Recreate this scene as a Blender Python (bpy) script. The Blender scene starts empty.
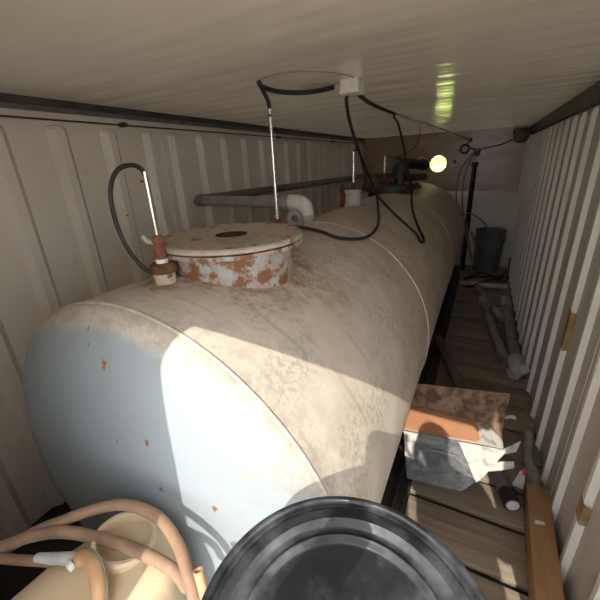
import bpy, bmesh, math, random
from mathutils import Vector, Matrix, Quaternion
random.seed(7)
SC = bpy.context.scene
COL = SC.collection

# ------------------------------------------------------------------ camera
CAM_POS = Vector((1.8547, 0.0, 1.6293))
YAW, PITCH, ROLL, FPX = -0.485679, -0.377353, -0.049712, 344.22
cd = bpy.data.cameras.new('camera'); cam = bpy.data.objects.new('camera', cd); COL.objects.link(cam)
_fwd = Vector((math.sin(YAW) * math.cos(PITCH), math.cos(YAW) * math.cos(PITCH), math.sin(PITCH)))
_right = Vector((math.cos(YAW), -math.sin(YAW), 0)); _up = _right.cross(_fwd)
_r = _right * math.cos(ROLL) + _up * math.sin(ROLL); _u = _up * math.cos(ROLL) - _right * math.sin(ROLL)
cam.matrix_world = Matrix(((_r.x, _u.x, -_fwd.x, CAM_POS.x), (_r.y, _u.y, -_fwd.y, CAM_POS.y),
                           (_r.z, _u.z, -_fwd.z, CAM_POS.z), (0, 0, 0, 1)))
cd.sensor_width = 36; cd.lens = FPX / 600 * 36; cd.clip_start = 0.02; cd.clip_end = 200
SC.camera = cam

# ------------------------------------------------------------------ light
w = bpy.data.worlds.new('sky'); SC.world = w; w.use_nodes = True
bg = w.node_tree.nodes['Background']
bg.inputs['Color'].default_value = (0.95, 0.97, 1.0, 1); bg.inputs['Strength'].default_value = 16.0
SUN_DIR = Vector((-0.20, 1.0, -0.87))
sd = bpy.data.lights.new('sun', 'SUN'); sd.energy = 13.0; sd.angle = math.radians(0.5); sd.color = (1.0, 0.93, 0.82)
sun = bpy.data.objects.new('sun', sd); COL.objects.link(sun)
sun.rotation_mode = 'QUATERNION'; sun.rotation_quaternion = SUN_DIR.to_track_quat('-Z', 'Y'); sun.location = (2.5, -6, 6)
SC.view_settings.view_transform = 'Standard'; SC.view_settings.look = 'None'
SC.view_settings.gamma = 1.0; SC.view_settings.use_curve_mapping = False
SC.view_settings.exposure = -1.38
SC.cycles.use_denoising = True
SC.cycles.max_bounces = 10; SC.cycles.diffuse_bounces = 8

# ------------------------------------------------------------------ materials
def new_mat(name):
    m = bpy.data.materials.new(name); m.use_nodes = True
    return m, m.node_tree, m.node_tree.nodes['Principled BSDF']
def N(nt, t, **kw):
    n = nt.nodes.new(t)
    for k, v in kw.items():
        if k in n.inputs: n.inputs[k].default_value = v
        else: setattr(n, k, v)
    return n
def c4(c): return (c[0], c[1], c[2], 1)
def mixc(nt, fac, a, b):
    n = nt.nodes.new('ShaderNodeMix'); n.data_type = 'RGBA'
    for sock, v in ((n.inputs[0], fac), (n.inputs[6], a), (n.inputs[7], b)):
        if hasattr(v, 'is_output'): nt.links.new(v, sock)
        else: sock.default_value = v if isinstance(v, float) else c4(v)
    return n.outputs[2]
def math_(nt, op, a, b=None, clamp=False):
    n = nt.nodes.new('ShaderNodeMath'); n.operation = op; n.use_clamp = clamp
    for i, v in enumerate((a, b)):
        if v is None: continue
        if hasattr(v, 'is_output'): nt.links.new(v, n.inputs[i])
        else: n.inputs[i].default_value = v
    return n.outputs[0]
def ramp(nt, v, a, b):
    n = nt.nodes.new('ShaderNodeMapRange'); n.interpolation_type = 'SMOOTHSTEP'
    nt.links.new(v, n.inputs[0]); n.inputs[1].default_value = a; n.inputs[2].default_value = b
    return n.outputs[0]
def pos(nt, sx=1, sy=1, sz=1):
    g = nt.nodes.new('ShaderNodeNewGeometry'); m = nt.nodes.new('ShaderNodeVectorMath'); m.operation = 'MULTIPLY'
    nt.links.new(g.outputs['Position'], m.inputs[0]); m.inputs[1].default_value = (sx, sy, sz)
    return m.outputs[0]
def noise(nt, vec, scale, detail=4, rough=.6):
    n = nt.nodes.new('ShaderNodeTexNoise'); n.inputs['Scale'].default_value = scale
    n.inputs['Detail'].default_value = detail; n.inputs['Roughness'].default_value = rough
    nt.links.new(vec, n.inputs['Vector']); return n.outputs['Fac']
def bump(nt, b, h, strength, dist=.01):
    n = nt.nodes.new('ShaderNodeBump'); n.inputs['Strength'].default_value = strength; n.inputs['Distance'].default_value = dist
    nt.links.new(h, n.inputs['Height']); nt.links.new(n.outputs[0], b.inputs['Normal'])
def simple(name, a, b=None, scale=12, rough=.6, metal=0., bmp=.15, stretch=(1, 1, 1), lo=.35, hi=.7, bscale=None, spec=.5):
    m, nt, bs = new_mat(name)
    p = pos(nt, *stretch); n = noise(nt, p, scale)
    b = b or tuple(x * .8 for x in a)
    nt.links.new(mixc(nt, ramp(nt, n, lo, hi), a, b), bs.inputs['Base Color'])
    bs.inputs['Roughness'].default_value = rough; bs.inputs['Metallic'].default_value = metal
    bs.inputs['Specular IOR Level'].default_value = spec
    if bmp: bump(nt, bs, noise(nt, p, bscale or scale * 4), bmp, .003)
    return m
M = {}
def wall_mat(name, base, dirt, speck):
    m, nt, b = new_mat(name)
    p = pos(nt)
    n1 = noise(nt, p, 1.7, 5); n2 = noise(nt, p, 23, 3); n3 = noise(nt, pos(nt, 1, 1, .18), 14, 4)
    c = mixc(nt, math_(nt, 'MULTIPLY', ramp(nt, n1, .4, .75), .6), base, dirt)
    c = mixc(nt, math_(nt, 'MULTIPLY', ramp(nt, n3, .6, .8), .3), c, tuple(x * .7 for x in dirt))
    c = mixc(nt, math_(nt, 'MULTIPLY', ramp(nt, n2, .70, .76), .8), c, speck)
    nt.links.new(c, b.inputs['Base Color']); b.inputs['Roughness'].default_value = .5
    bump(nt, b, noise(nt, p, 60, 2), .05, .002)
    return m
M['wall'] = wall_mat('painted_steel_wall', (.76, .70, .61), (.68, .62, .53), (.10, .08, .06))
M['wall_r'] = wall_mat('painted_steel_wall_shaded', (.64, .595, .525), (.56, .51, .44), (.12, .09, .07))  # flats toned darker, shade between the ribs put into the colour
M['rib_r'] = wall_mat('pale_lit_rib_paint', (.84, .81, .75), (.74, .70, .63), (.2, .16, .12))  # ribs toned paler, standing in for the door light they catch
def ceil_mat():
    m, nt, b = new_mat('glossy_ceiling_sheet')
    p = pos(nt); n1 = noise(nt, pos(nt, .7, 1.2, 1), 1.4, 2); n2 = noise(nt, pos(nt, .35, 2.2, 1), 2.5, 3)
    c = mixc(nt, ramp(nt, n1, .35, .7), (.72, .66, .55), (.62, .56, .46))
    c = mixc(nt, math_(nt, 'MULTIPLY', ramp(nt, n2, .6, .85), .25), c, (.36, .30, .22))
    # rust-brown leak stain by the junction box, with a ragged edge
    v = nt.nodes.new('ShaderNodeVectorMath'); v.operation = 'DISTANCE'
    nt.links.new(pos(nt, 1, 1, 0), v.inputs[0]); v.inputs[1].default_value = (1.10, 1.70, 0)
    d = math_(nt, 'ADD', v.outputs['Value'], math_(nt, 'MULTIPLY', noise(nt, p, 12), .12))
    c = mixc(nt, math_(nt, 'MULTIPLY', math_(nt, 'SUBTRACT', 1., ramp(nt, d, .12, .19)), .7), c, (.34, .20, .08))
    nt.links.new(c, b.inputs['Base Color']); b.inputs['Roughness'].default_value = .13; b.inputs['Specular IOR Level'].default_value = .9
    h = math_(nt, 'ADD', noise(nt, pos(nt, .4, 3.0, 1), 2.5, 1), math_(nt, 'MULTIPLY', noise(nt, pos(nt, .3, 3, 1), 7, 1), .08))
    bump(nt, b, h, .5, .02)
    # slight translucency added so daylight through the roof fills the interior
    tr = nt.nodes.new('ShaderNodeBsdfTranslucent'); tr.inputs['Color'].default_value = (.93, .89, .80, 1)
    mx = nt.nodes.new('ShaderNodeMixShader'); mx.inputs[0].default_value = .077
    nt.links.new(b.outputs[0], mx.inputs[1]); nt.links.new(tr.outputs[0], mx.inputs[2])
    nt.links.new(mx.outputs[0], nt.nodes['Material Output'].inputs['Surface'])
    return m
M['ceiling'] = ceil_mat()
M['plywood'] = simple('brown_plywood', (.50, .37, .255), (.41, .295, .20), 3, .28, 0, .04, (1, 1, 3))
M['backwhite'] = simple('pale_lower_wall', (.86, .82, .73), (.80, .75, .65), 2.5, .55)
M['steel_dark'] = simple('dark_steel_rail', (.06, .06, .058), (.10, .095, .085), 9, .5, .3)
M['rail_grey'] = simple('grey_steel_rail', (.20, .195, .18), (.14, .13, .12), 9, .5, .2)
M['black_floor'] = simple('black_floor_sheet', (.03, .028, .026), (.055, .05, .044), 6, .8)
M['alu'] = simple('aluminium', (.86, .88, .92), (.7, .7, .72), 14, .35, .3, .03)
M['chrome'] = simple('chrome_rod', (.80, .77, .70), (.6, .56, .5), 30, .25, .9, .02)
M['cable'] = simple('black_rubber', (.012, .012, .012), (.025, .025, .025), 40, .55, 0, .05)
M['redcable'] = simple('red_cable', (.16, .018, .022), (.10, .012, .014), 30, .5)
M['greycable'] = simple('grey_cable', (.30, .27, .22), (.2, .18, .15), 25, .6)
M['pvc_dark'] = simple('dusty_grey_pipe', (.15, .145, .135), (.22, .20, .18), 14, .6)
M['pvc_grey'] = simple('grey_pipe', (.34, .33, .31), (.24, .22, .195), 10, .55)
M['pvc_light'] = simple('light_grey_fitting', (.56, .56, .55), (.42, .41, .39), 16, .5)
M['white'] = simple('white_plastic', (.74, .71, .64), (.6, .56, .48), 18, .45)
M['rust'] = simple('rust', (.16, .06, .03), (.09, .035, .02), 30, .9, 0, .6, lo=.4, hi=.6)
M['hole_dark'] = simple('shaded_rust_hole', (.03, .018, .012), (.05, .028, .018), 40, .9, 0, .3)  # rust taken near black: the unlit hole is painted dark
M['rust_dull'] = simple('dull_rusted_bolt', (.24, .115, .065), (.36, .27, .2), 40, .9, 0, .4)
M['rust_red'] = simple('rusty_coupling', (.20, .062, .035), (.12, .04, .026), 26, .85, 0, .4)
M['drum'] = simple('black_drum_plastic', (.012, .013, .015), (.12, .123, .13), 13, .30, 0, .12, lo=.40, hi=.80, bscale=70, spec=.45)
M['can'] = simple('yellowed_canister_plastic', (.70, .555, .37), (.60, .465, .295), 5, .42, 0, .05)
M['hose'] = simple('dusty_beige_hose', (.33, .205, .13), (.235, .145, .095), 18, .7)
M['hose_o'] = simple('orange_beige_hose', (.62, .37, .19), (.52, .30, .15), 14, .5)
M['hose_line'] = simple('teal_hose_stripe', (.18, .27, .26), (.14, .2, .2), 30, .6)
M['galv'] = simple('galvanised_sheet', (.15, .16, .175), (.26, .265, .27), 16, .5, .4, .1, lo=.42, hi=.66)
M['galv_pale'] = simple('pale_and_sunlit_sheet', (.58, .56, .52), (.30, .28, .25), 22, .6, 0, .2, lo=.5, hi=.7)  # pale bare sheet; also colours the painted sunlit patches of the apron
M['tray_rust'] = simple('rusty_brown_sheet', (.12, .062, .042), (.30, .19, .135), 16, .8, 0, .4, lo=.38, hi=.62)
M['tray_orange'] = simple('orange_brown_board', (.58, .29, .155), (.50, .24, .12), 8, .7, 0, .05)
M['timber'] = simple('brown_timber', (.42, .235, .105), (.31, .17, .075), 7, .65, 0, .15, (1.5, .25, 1.5))
M['hide'] = simple('brown_patch', (.34, .22, .09), (.25, .16, .07), 20, .7)
M['bucket'] = simple('zinc_bucket', (.20, .22, .25), (.14, .15, .17), 12, .45, .4)
M['black'] = simple('matt_black', (.015, .015, .015), (.03, .03, .03), 14, .6)
M['shirt'] = simple('dark_blue_cloth', (.05, .06, .09), (.04, .05, .07), 20, .9)
M['paper'] = simple('white_paper', (.8, .78, .76), (.7, .68, .66), 30, .7)
M['pink'] = simple('pink_print', (.6, .07, .18), (.5, .06, .15), 30, .6)
M['ground'] = simple('pale_gravel', (.42, .39, .34), (.34, .31, .27), 8, .95, 0, .2)
M['leaf'] = simple('yellow_green_leaf', (.80, .88, .30), (.66, .80, .22), 2, .7, 0, 0)
M['gauge'] = simple('pale_ring', (.88, .88, .86), (.75, .75, .73), 20, .4)
def plank_mat():
    m, nt, b = new_mat('weathered_plank')
    p = pos(nt, .35, 5, 1); n = noise(nt, p, 5, 6, .7); n2 = noise(nt, pos(nt), 3.2, 4)
    oi = nt.nodes.new('ShaderNodeObjectInfo')
    a = mixc(nt, ramp(nt, n, .3, .7), (.36, .285, .215), (.215, .163, .12))
    a = mixc(nt, math_(nt, 'MULTIPLY', ramp(nt, n2, .5, .75), .6), a, (.17, .125, .095))
    a = mixc(nt, math_(nt, 'MULTIPLY', oi.outputs['Random'], .45), a, (.43, .34, .25))
    nt.links.new(a, b.inputs['Base Color']); b.inputs['Roughness'].default_value = .8
    bump(nt, b, n, .35, .004)
    return m
M['plank'] = plank_mat()
def tank_mat(name='dusty_tank_paint', neck=False):
    m, nt, b = new_mat(name)
    g = nt.nodes.new('ShaderNodeNewGeometry'); sep = nt.nodes.new('ShaderNodeSeparateXYZ'); nt.links.new(g.outputs['Position'], sep.inputs[0])
    p = pos(nt); n_big = noise(nt, p, 2.2, 5); n_mid = noise(nt, p, 9, 5, .65); n_fine = noise(nt, p, 55, 4, .7)
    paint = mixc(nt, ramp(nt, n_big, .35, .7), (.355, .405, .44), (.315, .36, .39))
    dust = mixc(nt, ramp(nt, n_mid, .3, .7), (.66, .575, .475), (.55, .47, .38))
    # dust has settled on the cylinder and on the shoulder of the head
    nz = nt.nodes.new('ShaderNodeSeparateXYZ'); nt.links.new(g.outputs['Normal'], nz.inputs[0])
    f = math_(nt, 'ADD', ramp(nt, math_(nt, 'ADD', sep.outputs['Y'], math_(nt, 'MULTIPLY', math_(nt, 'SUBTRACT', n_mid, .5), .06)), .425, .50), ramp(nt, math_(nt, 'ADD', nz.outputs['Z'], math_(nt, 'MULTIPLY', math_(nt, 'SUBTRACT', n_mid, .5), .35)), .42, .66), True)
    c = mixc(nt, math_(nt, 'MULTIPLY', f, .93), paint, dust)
    # scuffed pale zones and grey speckle on the barrel
    sp = math_(nt, 'MULTIPLY', math_(nt, 'MULTIPLY', ramp(nt, n_fine, .42, .62), ramp(nt, noise(nt, p, 5, 4), .42, .66)), math_(nt, 'MULTIPLY', f, .6))
    c = mixc(nt, sp, c, (.25, .23, .19))
    # grime gathered along the front weld and the shoulder below it
    yy = math_(nt, 'ADD', sep.outputs['Y'], math_(nt, 'MULTIPLY', math_(nt, 'SUBTRACT', n_mid, .5), .09))
    band = math_(nt, 'MULTIPLY', ramp(nt, yy, .385, .45), math_(nt, 'SUBTRACT', 1., ramp(nt, yy, .50, .72)))
    c = mixc(nt, math_(nt, 'MULTIPLY', math_(nt, 'MULTIPLY', band, ramp(nt, noise(nt, p, 28, 5, .75), .38, .68)), .62), c, (.33, .30, .245))
    st = noise(nt, pos(nt, 1.2, 9, .5), 4, 4)
    c = mixc(nt, math_(nt, 'MULTIPLY', math_(nt, 'MULTIPLY', ramp(nt, st, .58, .72), f), .35), c, (.30, .215, .15))
    # rust bleeding around the fittings
    rust = None
    for (x, y, z, r, s) in ((1.10, .93, 1.31, .40, .8), (1.05, .69, 1.32, .13, .9), (1.36, 1.05, 1.2, .2, .45), (.97, 2.55, 1.31, .2, .5)):
        v = nt.nodes.new('ShaderNodeVectorMath'); v.operation = 'DISTANCE'; nt.links.new(g.outputs['Position'], v.inputs[0]); v.inputs[1].default_value = (x, y, z)
        d = math_(nt, 'ADD', v.outputs['Value'], math_(nt, 'MULTIPLY', math_(nt, 'SUBTRACT', n_mid, .5), r * 1.3))
        q = math_(nt, 'MULTIPLY', math_(nt, 'SUBTRACT', 1., ramp(nt, d, r * .5, r)), s)
        rust = q if rust is None else math_(nt, 'MAXIMUM', rust, q)
    tone = mixc(nt, ramp(nt, n_fine, .45, .65), (.30, .16, .085), (.17, .075, .04))
    c = mixc(nt, math_(nt, 'MULTIPLY', rust, ramp(nt, noise(nt, p, 20, 5, .7), .3, .65)), c, tone)
    # single rust spots where the paint has broken on the head
    spots = None
    for (x, z, r) in ((1.10, 1.205, .013), (1.250, .912, .010), (1.228, 1.038, .010), (1.405, .915, .011), (1.03, 1.275, .006), (1.122, 1.009, .004), (1.04, 1.24, .004)):
        dx = math_(nt, 'MULTIPLY', math_(nt, 'SUBTRACT', sep.outputs['X'], x), 1.5); dz = math_(nt, 'SUBTRACT', sep.outputs['Z'], z)
        d = math_(nt, 'SQRT', math_(nt, 'ADD', math_(nt, 'MULTIPLY', dx, dx), math_(nt, 'MULTIPLY', dz, dz)))
        d = math_(nt, 'ADD', d, math_(nt, 'MULTIPLY', math_(nt, 'SUBTRACT', noise(nt, p, 110, 3), .5), r * 2.6))
        q = math_(nt, 'SUBTRACT', 1., ramp(nt, d, r * .6, r)); spots = q if spots is None else math_(nt, 'MAXIMUM', spots, q)
    front = math_(nt, 'LESS_THAN', sep.outputs['Y'], .5)
    c = mixc(nt, math_(nt, 'MULTIPLY', spots, front), c, (.30, .125, .035))
    nt.links.new(c, b.inputs['Base Color']); b.inputs['Roughness'].default_value = .55
    bump(nt, b, n_fine, .06, .003)
    return m
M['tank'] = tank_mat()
def neck_mat(name, a, bcol, rustc, lo, hi, sc=16):
    m, nt, b = new_mat(name); p = pos(nt)
    c = mixc(nt, ramp(nt, noise(nt, p, 30, 4), .4, .65), a, bcol)
    c = mixc(nt, ramp(nt, noise(nt, p, sc, 5, .65), lo, hi), c, rustc)
    nt.links.new(c, b.inputs['Base Color']); b.inputs['Roughness'].default_value = .8
    bump(nt, b, noise(nt, p, 40, 4), .3, .004); return m
M['neck'] = neck_mat('flaking_neck', (.34, .36, .345), (.38, .235, .175), (.20, .09, .04), .46, .56)
M['cover'] = neck_mat('dusty_rusted_cover', (.43, .365, .29), (.36, .30, .235), (.17, .07, .035), .60, .66, 20)
M['nozzle'] = neck_mat('rust_streaked_nozzle', (.46, .40, .27), (.40, .33, .2), (.2, .09, .04), .5, .6, 25)

# ------------------------------------------------------------------ mesh helpers
def finish(bm, smooth):
    bmesh.ops.recalc_face_normals(bm, faces=bm.faces)
    for f in bm.faces: f.smooth = bool(smooth)
    if smooth and smooth is not True:
        for e in bm.edges:
            if len(e.link_faces) == 2 and e.calc_face_angle(0) > math.radians(smooth): e.smooth = False
def obj(name, bm, mat, parent=None, smooth=38, loc=None):
    """one mesh object; the bmesh is in world coordinates"""
    finish(bm, smooth)
    me = bpy.data.meshes.new(name); o = bpy.data.objects.new(name, me); COL.objects.link(o)
    off = Vector((0, 0, 0))
    if parent is not None:
        p = parent
        while p is not None: off += p.location; p = p.parent
        o.parent = parent
    elif loc is not None:
        off = Vector(loc); o.location = off
    bmesh.ops.translate(bm, verts=bm.verts, vec=-off)
    bm.to_mesh(me); bm.free(); me.materials.append(mat)
    return o
def base_of(bm):
    xs = [v.co for v in bm.verts]
    return (sum(v.x for v in xs) / len(xs), sum(v.y for v in xs) / len(xs), min(v.z for v in xs))
def tag(o, label=None, cat=None, group=None, kind=None):
    if label: o['label'] = label
    if cat: o['category'] = cat
    if group: o['group'] = group
    if kind: o['kind'] = kind
    return o
def thing(name, label, cat, loc, group=None):
    o = bpy.data.objects.new(name, None); COL.objects.link(o); o.location = loc; o.empty_display_size = .1
    return tag(o, label, cat, group)
def solo(name, bm, mat, label, cat, group=None, smooth=38):
    return tag(obj(name, bm, mat, None, smooth, base_of(bm)), label, cat, group)
def struct(name, bm, mat, label, smooth=False, cat=None):
    return tag(obj(name, bm, mat, None, smooth), label, cat or name.split('_')[0], None, 'structure')
def B(): return bmesh.new()
def box(bm, a, b, bevel=0, rot=None, piv=None):
    r = bmesh.ops.create_cube(bm, size=1.0)['verts']
    c = [(a[i] + b[i]) / 2 for i in range(3)]; s = [abs(b[i] - a[i]) for i in range(3)]
    for v in r: v.co = Vector((v.co.x * s[0] + c[0], v.co.y * s[1] + c[1], v.co.z * s[2] + c[2]))
    if bevel:
        es = list({e for v in r for e in v.link_edges})
        rb = bmesh.ops.bevel(bm, geom=es, offset=bevel, segments=2, affect='EDGES', profile=.5)
        r = list({v for f in rb['faces'] for v in f.verts} | {v for v in r if v.is_valid})
    if rot is not None: bmesh.ops.rotate(bm, verts=r, cent=piv or c, matrix=rot)
    return bm
def quad_solid(bm, pts, th):
    """a thin plate: polygon pts, thickness th along its normal"""
    P = [Vector(p) for p in pts]; n = (P[1] - P[0]).cross(P[2] - P[1]).normalized() * th
    a = [bm.verts.new(p) for p in P]; b = [bm.verts.new(p + n) for p in P]
    bm.faces.new(a); bm.faces.new(b[::-1])
    for i in range(len(P)): bm.faces.new((a[i], b[i], b[(i + 1) % len(P)], a[(i + 1) % len(P)]))
    return bm
def catmull(pts, k=6):
    P = [Vector(p) for p in pts]
    if len(P) < 3 or k <= 1: return P
    P = [P[0] * 2 - P[1]] + P + [P[-1] * 2 - P[-2]]; out = []
    for i in range(1, len(P) - 2):
        a, b, c, d = P[i - 1:i + 3]
        for j in range(k):
            t = j / k
            out.append(.5 * ((2 * b) + (c - a) * t + (2 * a - 5 * b + 4 * c - d) * t * t + (3 * b - a - 3 * c + d) * t ** 3))
    out.append(P[-2]); return out
def tube(bm, pts, r, seg=10, k=6, hollow=0, cap=True):
    P = catmull(pts, k); n = len(P); rr = r if hasattr(r, '__len__') else [r] * n
    if len(rr) != n: rr = [rr[min(len(rr) - 1, int(i * len(rr) / n))] for i in range(n)]
    T = [(P[min(i + 1, n - 1)] - P[max(i - 1, 0)]).normalized() for i in range(n)]
    up = Vector((0, 0, 1)) if abs(T[0].z) < .9 else Vector((1, 0, 0))
    u = (up - T[0] * up.dot(T[0])).normalized(); rings = []
    for i in range(n):
        u = (u - T[i] * u.dot(T[i])).normalized(); v = T[i].cross(u)
        rings.append([bm.verts.new(P[i] + (u * math.cos(2 * math.pi * s / seg) + v * math.sin(2 * math.pi * s / seg)) * rr[i]) for s in range(seg)])
    for i in range(n - 1):
        for s in range(seg):
            bm.faces.new((rings[i][s], rings[i][(s + 1) % seg], rings[i + 1][(s + 1) % seg], rings[i + 1][s]))
    for ring, p, t, e in ((rings[0], P[0], T[0], 0), (rings[-1], P[-1], -T[-1], 1)):
        if not cap: continue
        if hollow:
            inn = [bm.verts.new(p + (v.co - p) * hollow) for v in ring]; deep = [bm.verts.new(v.co + t * r * 2.5) for v in inn]
            for s in range(seg):
                q = (s + 1) % seg
                bm.faces.new((ring[s], ring[q], inn[q], inn[s])); bm.faces.new((inn[s], inn[q], deep[q], deep[s]))
            bm.faces.new(deep)
        else: bm.faces.new(ring)
    return bm
def lathe(bm, prof, c, axis='z', seg=40):
    """profile of (radius, along-axis) pairs turned about an axis through c"""
    c = Vector(c); rings = []
    for r, h in prof:
        if r < 1e-5:
            p = (0, 0, h) if axis == 'z' else ((0, h, 0) if axis == 'y' else (h, 0, 0)); rings.append([bm.verts.new(c + Vector(p))]); continue
        ring = []
        for s in range(seg):
            a = 2 * math.pi * s / seg; x, y = r * math.cos(a), r * math.sin(a)
            p = (x, y, h) if axis == 'z' else ((x, h, y) if axis == 'y' else (h, x, y)); ring.append(bm.verts.new(c + Vector(p)))
        rings.append(ring)
    for a, b in zip(rings[:-1], rings[1:]):
        for s in range(seg):
            q = (s + 1) % seg
            if len(a) == 1 and len(b) == 1: continue
            if len(a) == 1: bm.faces.new((a[0], b[s], b[q]))
            elif len(b) == 1: bm.faces.new((a[s], a[q], b[0]))
            else: bm.faces.new((a[s], a[q], b[q], b[s]))
    return bm
def torus(bm, c, R, r, axis='y', seg=96, k=8):
    return lathe(bm, [(R + r * math.cos(2 * math.pi * i / k), r * math.sin(2 * math.pi * i / k)) for i in range(k + 1)], c, axis, seg)

# ------------------------------------------------------------------ container shell
W, H, D = 2.35, 1.957, 5.99
Y0 = -0.14
FY0, FY1 = -.14, -.10
fl = struct('floor', box(B(), (-.05, Y0, -.06), (W + .05, D + .05, -.035)), M['black_floor'], 'dark steel container floor under the tank and planks')
edges = [.02, .30, .58, .86, 1.135, 1.40, 1.63, 1.86, 2.12, 2.375, 2.62, 2.86, 3.11, 3.36, 3.6, 3.85, 4.1, 4.34, 4.6, 4.84, 5.1, 5.35, 5.6, 5.97]
for i in range(len(edges) - 1):
    bm = B(); y0, y1 = edges[i] + .015, edges[i + 1] - .015
    dz = random.uniform(-.006, .0)
    box(bm, (1.712, y0, -.034), (2.342, y1, dz), .005, Matrix.Rotation(random.uniform(-.006, .006), 3, 'Z'))
    obj('plank', bm, M['plank'], fl)
# steel angle that edges the plank deck beside the tank
bm = B(); box(bm, (1.696, .02, -.034), (1.706, 5.95, .012)); box(bm, (1.655, .02, -.034), (1.698, 5.95, -.022)); box(bm, (1.646, .02, -.034), (1.655, 5.95, .006))
obj('edge_channel', bm, M['steel_dark'], fl)
wl = struct('wall_left', box(B(), (-.05, Y0, -.06), (0, D + .05, 2.05)), M['wall'], 'left cream painted steel container wall with pressed vertical ribs')
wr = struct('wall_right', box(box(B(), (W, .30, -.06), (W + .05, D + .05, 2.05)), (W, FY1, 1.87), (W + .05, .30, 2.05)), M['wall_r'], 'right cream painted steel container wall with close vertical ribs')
def rib_mesh(name, h, depth, bw, tw, sgn, mat):
    bm = B()   # cross-section in (y, x): base bw, top tw; the upper end rounds over
    prof = [(-bw / 2, -.002), (-tw / 2, depth), (tw / 2, depth), (bw / 2, -.002)]; rings = []
    for z, s, dd in ((0, 1, 1), (h - .05, 1, 1), (h - .025, .97, .96), (h - .008, .8, .7), (h, .55, .08)):
        rings.append([bm.verts.new((sgn * (x * dd if x > 0 else x), y * s, z)) for y, x in prof])
    for a, b in zip(rings[:-1], rings[1:]):
        for i in range(3): bm.faces.new((a[i], a[i + 1], b[i + 1], b[i]))
    bm.faces.new(rings[-1]); bm.faces.new(rings[0])
    finish(bm, False); me = bpy.data.meshes.new(name); bm.to_mesh(me); bm.free(); me.materials.append(mat); return me
def add_ribs(me, parent, x, ys):
    for y in ys:
        o = bpy.data.objects.new('rib', me); COL.objects.link(o); o.parent = parent; o.location = (x, y, -.03)
PAN = 1.265
starts = [.5 - PAN + PAN * i for i in range(6)]
ys = [s + d for s in starts for d in (.085, .345, .61, .88, 1.15) if -.12 < s + d < 5.93]
add_ribs(rib_mesh('rib', 1.885, .032, .105, .04, 1, M['wall']), wl, 0, ys)
for s in starts:
    if not (0 < s < 5.9): continue
    bm = B(); box(bm, (-.01, s - .022, 0), (.004, s + .002, 1.895))
    for k in range(11):
        z = .08 + k * .158 + random.uniform(-.01, .01); lathe(bm, [(.007, 0), (.006, .004), (0, .005)], (.003, s - .011, z), 'x', 8)
    obj('seam_strip', bm, M['wall'], wl)
ysr = [.71, .985, 1.255, 1.515, 1.765, 2.035, 2.315, 2.61, 2.875, 3.125, 3.40, 3.665, 3.93, 4.2, 4.46, 4.73, 5.0, 5.26, 5.53, 5.8]
add_ribs(rib_mesh('rib', 1.872, .023, .052, .024, -1, M['rib_r']), wr, W, ysr)
for s in (1.64, 2.95, 4.33):
    obj('seam_strip', box(B(), (W - .004, s - .012, 0), (W + .01, s + .012, 1.84)), M['wall_r'], wr)
for (yc, z0, z1) in ((2.02, .66, .885), (1.247, .34, .44)):
    bm = B(); quad_solid(bm, [(W - .0235, yc - .02, z0), (W - .0235, yc + .024, z0 + .015), (W - .0235, yc + .026, z1), (W - .0235, yc - .024, z1 - .012)], -.002)
    quad_solid(bm, [(W - .024, yc - .026, z0), (W - .024, yc - .024, z1 - .012), (W - .002, yc - .031, z1 - .01), (W - .002, yc - .031, z0 + .008)], .002)
    tag(obj('tape_patch', bm, M['hide'], wr), 'brown peeling patch on a rib')
ce = struct('ceiling', box(B(), (-.05, Y0, H), (W + .05, D + .05, H + .05)), M['ceiling'], 'glossy beige sheet ceiling of the container')
# top rails
bm = B(); box(bm, (0, Y0, 1.905), (.018, D, 1.925)); struct('trim_1', bm, M['rail_grey'], 'grey lower lip of the rail above the left wall')
bm = B(); box(bm, (0, Y0, 1.925), (.03, D, H)); struct('trim_2', bm, M['steel_dark'], 'dark steel rail where left wall meets ceiling')
bm = B(); box(bm, (W - .03, Y0, 1.85), (W, D, H)); struct('trim_3', bm, M['steel_dark'], 'dark grey rail where right wall meets ceiling')
# back wall: plywood with a round hole, pale panel below, aluminium strip between
def wall_with_hole(x0, x1, z0, z1, y0, y1, hx, hz, hr, seg=32):
    bm = B(); rings = []
    jag = [hr * (1 + .03 * math.sin(3 * i) + random.uniform(-.03, .03)) for i in range(seg)]
    for y in (y0, y1):
        inner, outer = [], []
        for i in range(seg):
            a = 2 * math.pi * i / seg; dx, dz = math.cos(a), math.sin(a)
            inner.append(bm.verts.new((hx + dx * jag[i], y, hz + dz * jag[i])))
            m = .18 / max(abs(dx), abs(dz)); outer.append(bm.verts.new((hx + dx * m, y, hz + dz * m)))
        for i in range(seg):
            q = (i + 1) % seg; bm.faces.new((inner[i], inner[q], outer[q], outer[i]))
        rings.append(inner)
    for i in range(seg):
        q = (i + 1) % seg; bm.faces.new((rings[0][i], rings[0][q], rings[1][q], rings[1][i]))
    s = .18
    for a, b in (((x0, z0), (hx - s, z1)), ((hx + s, z0), (x1, z1)), ((hx - s, z0), (hx + s, hz - s)), ((hx - s, hz + s), (hx + s, z1))):
        box(bm, (a[0], y0, a[1]), (b[0], y1, b[1]))
    return bm
wb = struct('wall_back', wall_with_hole(-.05, W + .05, 1.10, 2.0, D, D + .03, 1.192, 1.524, .118), M['plywood'], 'brown plywood back wall with a round hole to daylight')
obj('lower_panel', box(B(), (-.05, D - .004, -.06), (W + .05, D + .03, 1.10)), M['backwhite'], wb)
bm = B(); box(bm, (.05, D - .016, 1.085), (W - .02, D - .003, 1.125), .003)
obj('metal_strip', bm, M['alu'], wb)
bm = B(); box(bm, (W - .05, D - .03, 0), (W, D - .002, 1.85), .004); obj('corner_post', bm, M['backwhite'], wb)
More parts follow.
